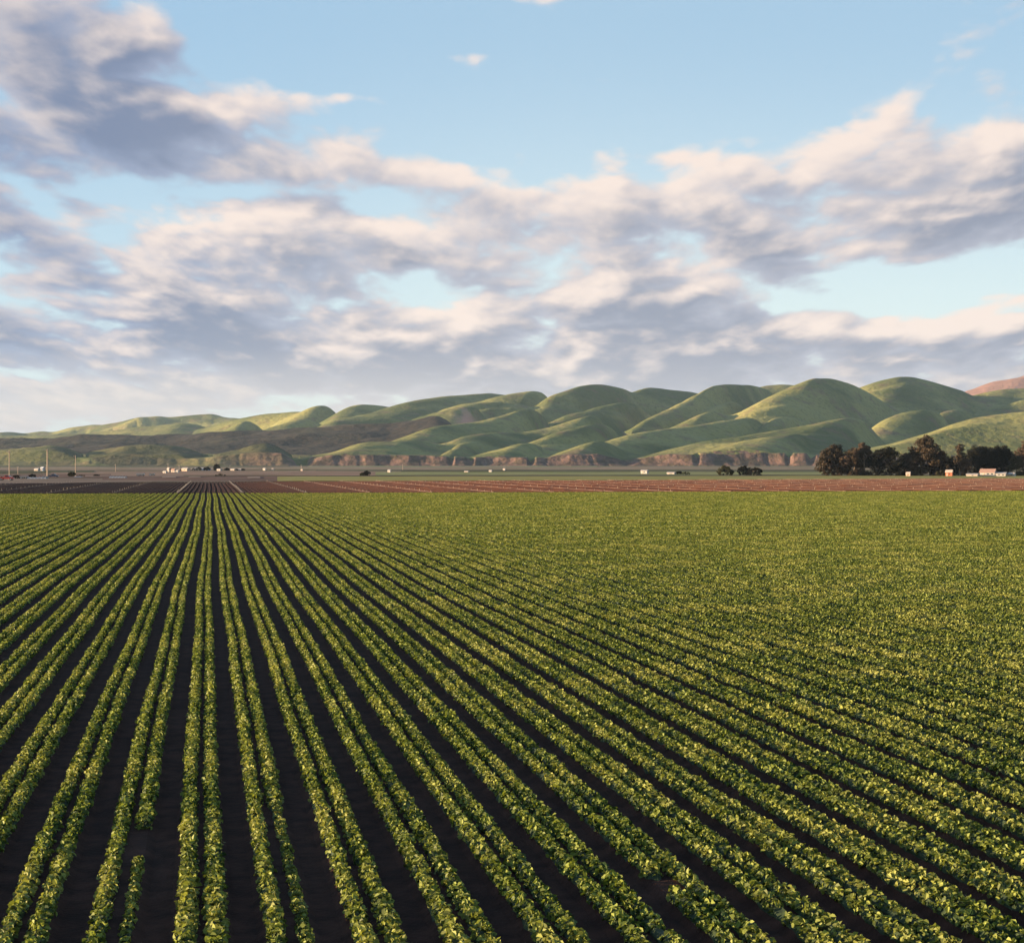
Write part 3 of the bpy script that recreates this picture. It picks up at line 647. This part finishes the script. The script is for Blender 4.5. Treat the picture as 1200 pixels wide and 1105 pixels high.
tree('eucalyptus_tree', 1084, 557.5, 510.5, 44, 'tallest eucalyptus of the grove with a domed reddish brown crown', GR, seed=6, d=880, trunks=2)
tree('eucalyptus_tree', 1103, 557.5, 528, 18, 'slim brown tree leaning on the right side of the tallest eucalyptus', GR, seed=7, d=875)
tree('evergreen_tree', 1116, 557, 534, 26, 'low dark tree behind the small orange shed', GR, 'darkleaf', seed=8, d=905)
tree('eucalyptus_tree', 1125, 557.5, 518.5, 14, 'thin eucalyptus with a small tuft crown poking above its neighbours', GR, style='tall', seed=9, d=895)
tree('eucalyptus_tree', 1131, 557, 536, 15, 'small olive brown tree at the foot of the thin tufted eucalyptus', GR, seed=10, d=875)
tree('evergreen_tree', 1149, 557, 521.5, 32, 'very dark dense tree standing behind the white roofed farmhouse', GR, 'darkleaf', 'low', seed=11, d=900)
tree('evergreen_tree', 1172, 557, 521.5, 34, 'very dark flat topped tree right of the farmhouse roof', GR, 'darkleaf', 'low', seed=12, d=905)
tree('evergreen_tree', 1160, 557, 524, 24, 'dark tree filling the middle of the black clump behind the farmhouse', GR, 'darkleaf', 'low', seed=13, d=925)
tree('eucalyptus_tree', 1191, 557, 531, 16, 'olive brown bushy tree near the right edge, in front of the black clump', GR, 'greenleaf', seed=14, d=880)
tree('eucalyptus_tree', 1203, 557, 515.5, 26, 'tall brown eucalyptus cut by the right edge of the picture', GR, seed=15, d=890)
tree('shrub', 1104, 557.6, 551, 14, 'low olive bush between the tallest eucalyptus and the orange shed', 'bushes on the plain', 'greenleaf', 'low', 16, 'bush', d=865)
tree('round_tree', 850, 557, 545.2, 19, 'small olive tree left of the dark twin crowned tree in the fields', 'field trees', 'greenleaf', seed=17)
tree('evergreen_tree', 873, 557, 545.6, 17, 'dark tree, left half of the pair of merged crowns in the fields', 'field trees', 'darkleaf', 'low', seed=18)
tree('evergreen_tree', 885, 557.2, 547.4, 17, 'dark tree, right half of the pair of merged crowns in the fields', 'field trees', 'darkleaf', 'low', seed=19)
tree('evergreen_tree', 429.5, 557.6, 551.2, 9, 'lone dark round tree standing on the pink soil', 'field trees', 'darkleaf', 'low', seed=20)
tree('shrub', 424, 557.6, 553.6, 5, 'tiny grey green bush touching the lone dark round tree', 'bushes on the plain', 'greenleaf', 'low', 21, 'bush')
tree('shrub', 258, 558.6, 555, 12, 'flat dark green bush at the far end of the straight rows', 'bushes on the plain', 'greenleaf', 'low', 22, 'bush')
tree('shrub', 796, 556, 552, 7, 'small dark bush at the right end of the low white shed', 'bushes on the plain', 'darkleaf', 'low', 23, 'bush')
tree('shrub', 804, 556.6, 553, 9, 'dull green bush between the low white shed and the olive tree', 'bushes on the plain', 'greenleaf', 'low', 24, 'bush')
tree('shrub', 1.5, 562.5, 558.5, 7, 'dark bush at the left edge behind the red pickup', 'bushes on the plain', 'darkleaf', 'low', 25, 'bush')
tree('shrub', 19, 561, 556.6, 11, 'dark bush between the red pickup and the white trailer', 'bushes on the plain', 'darkleaf', 'low', 26, 'bush')
tree('shrub', 38, 560, 555.4, 9, 'dark bush between the white trailer and the thick pale pole', 'bushes on the plain', 'darkleaf', 'low', 27, 'bush')
tree('shrub', 84, 558.8, 552.5, 9, 'yellowish green bush at the foot of the shortest pole', 'bushes on the plain', 'greenleaf', 'low', 28, 'bush')
tree('shrub', 95, 558.4, 556.2, 9, 'low brown bush just right of the shortest pole', 'bushes on the plain', 'greenleaf', 'low', 29, 'bush')
tree('shrub', 113, 558.2, 555.6, 7, 'small dark bush left of the long white plastic tunnel', 'bushes on the plain', 'darkleaf', 'low', 30, 'bush')
for k, (px, top, wp) in enumerate([(202, 548.6, 8), (214, 549.4, 6), (233, 547.2, 7), (242.5, 547, 8), (254, 543.5, 8), (266, 548, 6), (285, 549, 5), (227, 548.6, 5), (277, 549.4, 5)]):
    lb = ['dark tree among the white farm sheds', 'small tree at the right end of the white farm sheds', 'second tree of the dark distant row, left of centre', 'broad dark tree in the middle of the distant row', 'tallest tree of the distant dark row below the bluff',
          'dark tree between the two pale sheds right of the distant row', 'last small tree of the distant row, at its right end', 'first small tree of the distant row, at its left end', 'small brown tree beside the rightmost pale shed'][k]
    tree('evergreen_tree', px, 551.6, top, wp, lb, 'distant trees below the bluff', 'darkleaf', 'low', 40+k)

# ------------------------------------------------------------------ buildings
def house(name, px, py, wpx, hpx, label, wall='white_paint', roof='grey_roof', rh=.35, depth=None, cat='building', group='farm buildings on the plain', d=None, doors=1, wins=2, rz=-.5):
    d = float(dof(py)) if d is None else d
    o = root(name, px, d, rz=rz); W = wpx/FPX*d; Hh = hpx/FPX*d; D_ = depth or W*.6; hw = Hh*(1-rh)
    MB().box((0, 0, hw/2), (W, D_, hw)).add([(-W/2, -D_/2, hw), (-W/2, D_/2, hw), (-W/2, 0, Hh*.97), (W/2, -D_/2, hw), (W/2, D_/2, hw), (W/2, 0, Hh*.97)], [(0, 2, 1), (3, 4, 5)]).build('wall', wall, o)
    e = .04*W
    MB().add([(-W/2-e, -D_/2-.4, hw-.1), (W/2+e, -D_/2-.4, hw-.1), (W/2+e, 0, Hh), (-W/2-e, 0, Hh), (-W/2-e, D_/2+.4, hw-.1), (W/2+e, D_/2+.4, hw-.1),
              (-W/2-e, -D_/2-.4, hw+.12), (W/2+e, -D_/2-.4, hw+.12), (W/2+e, 0, Hh+.22), (-W/2-e, 0, Hh+.22), (-W/2-e, D_/2+.4, hw+.12), (W/2+e, D_/2+.4, hw+.12)],
             [(0, 1, 2, 3), (3, 2, 5, 4), (6, 9, 8, 7), (9, 10, 11, 8), (0, 6, 7, 1), (4, 5, 11, 10), (0, 3, 9, 6), (3, 4, 10, 9), (1, 7, 8, 2), (2, 8, 11, 5)]).build('roof', roof, o)
    for k in range(doors):
        MB().box((-W*.25+k*W*.35, -D_/2-.04, min(2.1, hw*.8)/2), (min(1.2, W*.15), .12, min(2.1, hw*.8))).build('door', 'tan_wall', o)
    for k in range(wins):
        MB().box((W*(.05+.28*k), -D_/2-.04, hw*.6), (min(1.3, W*.14), .1, min(1.1, hw*.35))).build('window', 'glass', o)
    tag(o, label, cat, group); return o
house('farmhouse', 1158, 557.6, 17, 8.2, 'white walled farmhouse with a pinkish roof before the black trees', 'white_paint', 'roof_red', .45, d=855)
house('shed', 1171, 557.6, 17, 4.3, 'long low cream shed joined to the right side of the farmhouse', 'white_paint', 'pale_plastic', .3, depth=5, d=853, doors=0, wins=3)
house('shed', 1140, 557.8, 13, 2.9, 'low pale pink shed left of the farmhouse', 'cream_wall', 'pale_plastic', .35, depth=4, d=853, doors=0, wins=1)
house('shed', 1186, 557.6, 7, 4, 'small white shed between the long cream shed and the edge tree', 'white_paint', 'pale_plastic', .4, depth=4, d=852, wins=1)
house('shed', 1112.5, 557.8, 8, 7, 'small orange shed with a pale roof under the dark trees', 'orange_wall', 'cream_wall', .35, d=857, wins=1)
house('shed', 1064.5, 557.8, 5, 4.5, 'tiny tan hut at the foot of the tallest eucalyptus', 'tan_wall', 'cream_wall', .4, d=862, wins=1)
house('white_barn', 755.5, 555.4, 8, 4.4, 'bright white square barn standing alone in the fields', 'white_paint', 'white_paint', .15, wins=1)
house('shed', 787, 556, 9.5, 2.6, 'low white shed with bushes at its right end', 'white_paint', 'pale_plastic', .3, doors=1, wins=1)
house('shed', 456.3, 553.8, 3.6, 3.2, 'tiny white hut alone right of the lone round tree', 'white_paint', 'white_paint', .3, wins=0)
house('shed', 547, 553.6, 5, 1.5, 'tiny low pale shed, leftmost of three specks in mid plain', 'cream_wall', 'pale_plastic', .3, wins=0)
house('shed', 575, 553, 3.6, 2, 'tiny white shed, middle one of three specks in mid plain', 'white_paint', 'white_paint', .3, wins=0)
house('shed', 591, 551.5, 2.8, 2.4, 'tiny cream shed, rightmost of three specks in mid plain', 'white_paint', 'cream_wall', .3, wins=0)
house('shed', 310, 551.2, 3.4, 2.6, 'tiny white shed, left one of a close pair below the bluff', 'white_paint', 'white_paint', .3, wins=0)
house('shed', 319.5, 551.2, 3.2, 2.2, 'tiny white shed, right one of a close pair below the bluff', 'white_paint', 'cream_wall', .3, wins=0)
house('shed', 354, 552, 2.6, 2.0, 'tiny tan shed right of the close white pair', 'cream_wall', 'cream_wall', .3, wins=0)
house('shed', 43.5, 551.6, 6, 2.6, 'low white roofed shed left of the thick pale pole', 'cream_wall', 'white_paint', .45)
house('shed', 50, 551.8, 4.2, 4.4, 'blue grey shed touching the thick pale pole', 'blue_grey_wall', 'grey_roof', .25)
for k, (px, py, wp, hp, lb, wl) in enumerate([(193.5, 554.6, 4.5, 2.6, 'white shed at the left end of the farm cluster', 'white_paint'), (197.5, 553.2, 3, 5.0, 'narrow tall white shed in the farm cluster', 'white_paint'),
    (203.5, 553.6, 5, 4.2, 'cream shed with a red roof in the middle of the farm cluster', 'cream_wall'), (208, 554.6, 3.4, 3.4, 'white shed, second from the right end of the farm cluster', 'white_paint'), (217.5, 552.2, 8, 4, 'wide tan barn at the right end of the farm cluster', 'tan_wall'),
    (257, 551.8, 5, 2.4, 'pale shed just right of the tallest distant tree', 'white_paint'), (273.5, 551.4, 6, 2, 'low pale shed, middle one of the sheds right of the distant tree row', 'cream_wall'), (281, 551.4, 5, 1.8, 'low white shed at the right end of the distant tree row', 'white_paint')]):
    house('shed', px, py, wp, hp, lb, wl, 'roof_red' if k == 2 else 'pale_plastic', .35, wins=1)
house('shed', 236, 551.2, 14, 2.6, 'long blue grey shed among the distant dark trees', 'blue_grey_wall', 'grey_roof', .35, depth=12)
# plastic growing tunnels
def tunnel(px, py, wpx, hpx, label):
    d = float(dof(py)); o = root('growing_tunnel', px, d); W = wpx/FPX*d; Hh = hpx/FPX*d
    prof = [(-2.4, 0)]+[(-2.4*cos(a), Hh*sin(a)) for a in np.linspace(.25, pi-.25, 9)]+[(2.4, 0)]
    mb = MB(); n = len(prof)
    vs = [(-W/2, y, z) for y, z in prof]+[(W/2, y, z) for y, z in prof]
    mb.add(vs, [(i, (i+1) % n, n+(i+1) % n, n+i) for i in range(n)]+[tuple(range(n-1, -1, -1)), tuple(range(n, 2*n))]).build('cover', 'pale_plastic', o)
    mb = MB()
    for x in np.linspace(-W/2, W/2, 6):
        pr = [(x, y*1.02, z*1.02+.02) for y, z in prof]
        for a, b in zip(pr[:-1], pr[1:]): mb.tube(a, b, .06, .06, 4)
    mb.build('hoop_frame', 'metal', o); tag(o, label, 'growing tunnel', 'white growing tunnels')
tunnel(138.5, 560.2, 18, 1.7, 'long low white plastic tunnel right of the poles')
tunnel(44.5, 561, 21, 1.6, 'long pale plastic tunnel at the foot of the thick pale pole')
tunnel(92, 559.4, 8, .9, 'short low plastic tunnel under the shortest pole')

# ------------------------------------------------------------------ vehicles
def wheels(o, xs, yw, r, wd=.25):
    for x in xs:
        for y in (-yw, yw):
            wh = MB().tube((x, y-wd/2, r), (x, y+wd/2, r), r, r, 14).build('wheel', 'rubber', o)
            MB().tube((x, y-wd/2-.02, r), (x, y+wd/2+.02, r), r*.5, r*.5, 10).build('rim', 'metal', wh)
def pickup(px, py, paint, label, cat='pickup truck', rz=0, sc=1.0):
    d = float(dof(py)); o = root('pickup_truck', px, d, rz=rz)
    prof = [(-2.7, .5), (-2.7, 1.1), (-.6, 1.12), (-.35, 1.85), (.9, 1.85), (1.45, 1.2), (2.6, 1.08), (2.7, .5)]
    MB().prism([(a*sc, b*sc) for a, b in prof], -.95*sc, .95*sc).build('body', paint, o)
    for s in (-1, 1): MB().prism([(a*sc, b*sc) for a, b in [(-.28, 1.2), (-.15, 1.75), (.82, 1.75), (1.2, 1.22)]], s*.955*sc-.01, s*.955*sc+.01).build('window', 'glass', o)
    MB().add([(1.47*sc, -.8*sc, 1.22*sc), (1.47*sc, .8*sc, 1.22*sc), (.94*sc, .75*sc, 1.82*sc), (.94*sc, -.75*sc, 1.82*sc)], [(0, 1, 2, 3)]).build('windscreen', 'glass', o)
    wheels(o, (-1.7*sc, 1.8*sc), .88*sc, .42*sc)
    for y in (-.65, .65): MB().box((2.71*sc, y*sc, .9*sc), (.06, .3*sc, .18*sc)).build('headlight', 'white_paint', o)
    tag(o, label, cat, 'vehicles parked on the dirt track'); return o
pickup(7.5, 562.8, 'red_paint', 'red pickup truck parked at the foot of the leftmost pole', sc=1.0)
pickup(62, 559.6, 'dark_blue_paint', 'dark blue pickup truck parked right of the thick pale pole', sc=.9)
def trailer(px, py, wpx, hpx, label, rz=0):
    d = float(dof(py)); o = root('box_trailer', px, d, rz=rz); W = wpx/FPX*d; Hh = hpx/FPX*d
    MB().box((0, 0, .75+(Hh-.75)/2), (W, 2.4, Hh-.75), .985).build('body', 'white_paint', o)
    MB().box((0, 0, .66), (W*.96, 1.6, .14)).build('chassis', 'rubber', o)
    MB().box((W/2+.03, 0, .8+(Hh-.9)/2), (.06, 2.1, (Hh-.9)*.9)).build('door', 'metal', o)
    wheels(o, (-W*.3, -W*.15, W*.3), 1.05, .42)
    tag(o, label, 'trailer', 'white trailers on the plain')
trailer(28, 561, 9, 3.1, 'white box trailer between two dark bushes')
trailer(164.5, 558, 9, 3.6, 'grey white box trailer parked left of the farm cluster')
trailer(178, 557.4, 6, 2.6, 'short white trailer just right of the grey white box trailer')
trailer(52.5, 560.6, 6, 2.6, 'white trailer at the foot of the thick pale pole')

# ------------------------------------------------------------------ utility poles
def pole(px, pyb, pyt, r, label, arm=True, sc=1.0, d=None):
    d = float(dof(pyb)) if d is None else d
    o = root('utility_pole', px, d, rz=1.25); Hh = (pyb-pyt)/FPX*d
    MB().tube((0, 0, -.3), (0, 0, Hh), r, r*.75, 9).build('pole', 'wood_pole', o)
    if arm:
        a = MB().box((0, .16+r, Hh-.6), (2.4*sc, .14, .16)).build('crossarm', 'wood_pole', o)
        for x in (-1.05, -.45, .45, 1.05): MB().tube((x*sc, .16+r, Hh-.52), (x*sc, .16+r, Hh-.26), .06, .05, 6).build('insulator', 'white_paint', a)
    tag(o, label, 'utility pole', 'wooden utility poles')
pole(11, 562.4, 528, .20, 'thin wooden utility pole nearest the left edge, behind the red pickup')
pole(55.6, 560.4, 526.5, .32, 'thick pale wooden utility pole, middle of the three big ones')
pole(88.5, 558.6, 533.5, .20, 'shortest wooden utility pole, right of the other big ones')
for k, (px, b, tp) in enumerate([(21, 556, 546.5), (197, 552.6, 543), (210, 552.4, 545), (269.5, 551.6, 545), (353, 551.4, 544.6), (135.5, 553, 543.8), (472, 551, 544)]):
    pole(px, b, tp, .17, ['small distant pole between the leftmost big pole and the blue grey shed', 'distant pole above the narrow tall white shed', 'distant pole above the right part of the farm cluster', 'distant pole above the pale sheds right of the dark trees',
         'distant pole over the tiny tan shed at the mouth of the ravine', 'distant pole above the long white plastic tunnel', 'lone faint pole in front of the pink bluff'][k])

# ------------------------------------------------------------------ irrigation sprinklers in the bare field
plain('pipe', (.20, .13, .10), .7, .2); plain('riser', (.32, .26, .19), .6, .3)
def riser_mb(x=0, y=0, z=0, sc=1.0):
    mb = MB(); mb.tube((x, y, z), (x, y, z+.40*sc), .03*sc, .025*sc, 5); mb.tube((x-.08*sc, y, z+.42*sc), (x+.08*sc, y, z+.46*sc), .03*sc, .025*sc, 5); mb.tube((x, y, z+.38*sc), (x, y, z+.50*sc), .04*sc, .035*sc, 5); return mb
spots = []
for kx in range(-7, 26):
    x = 6.1+12.24*kx
    ya = float(edge_y(np.array([x]))[0]); yb = float(edge_y(np.array([x]), 566.0, 561.0)[0])
    o0 = random.uniform(0, 9)
    y = ya+2+o0
    while y < yb-3:
        d = x*F[0]+y*F[1]; px = 600+(x*R[0]+y*R[1])/d*FPX
        if -15 < px < 1215: spots.append((d, x+float(wob(np.array(y))), y))
        y += 9.14
    mb = MB(); mb.tube((x+.15, ya+2, .27), (x+.15, yb-3, .27), .03, .03, 6); o = mb.build('irrigation_pipe', 'pipe')
    side = 'left' if kx < 0 else 'right'
    tag(o, 'thin metal irrigation pipe lying along the bare beds %s of the sandy track' % side, 'irrigation pipe', 'irrigation pipes %s of the sandy track' % side)
spots.sort()
proto = None
for k, (d, x, y) in enumerate(spots[:300]):
    if proto is None: proto = riser_mb().build('sprinkler_riser', 'riser'); o = proto
    else: o = proto.copy(); link(o)
    o.location = (x, y, .2); s = random.uniform(.6, 1.0); o.scale = (s, s, s); o.rotation_euler = (random.uniform(-.08, .08), random.uniform(-.08, .08), random.uniform(0, 3))
    tag(o, 'pale sprinkler riser standing upright in the bare red ploughed field', 'sprinkler', 'sprinkler risers in the ploughed field')
if len(spots) > 300:
    mb = MB()
    for d, x, y in spots[300:]:
        q_ = riser_mb(x, y, .2, random.uniform(.6, 1.0)); mb.add(q_.v, q_.f)
    tag(mb.build('sprinkler_risers', 'riser'), 'many tiny pale sprinkler risers at the far side of the ploughed field', 'sprinklers', kind='stuff')

# ------------------------------------------------------------------ haze
bm = MB(); bm.box((1500, 6200, 320), (16000, 13200, 660)); hz = bm.build('haze', 'white_paint')
hm = bpy.data.materials.new('haze'); hm.use_nodes = True; q = NT(hm.node_tree)
for n in list(q.n):
    if n.type != 'OUTPUT_MATERIAL': q.n.remove(n)
pv = q.n.new('ShaderNodeVolumePrincipled'); pv.inputs['Color'].default_value = (.62, .80, 1, 1); pv.inputs['Density'].default_value = HAZE = 1.4e-5; pv.inputs['Anisotropy'].default_value = .2
q.l.new(pv.outputs[0], q.n['Material Output'].inputs['Volume'])
hz.data.materials.clear(); hz.data.materials.append(hm); tag(hz, kind='stuff', label='thin pale blue evening haze over the whole valley', cat='haze')
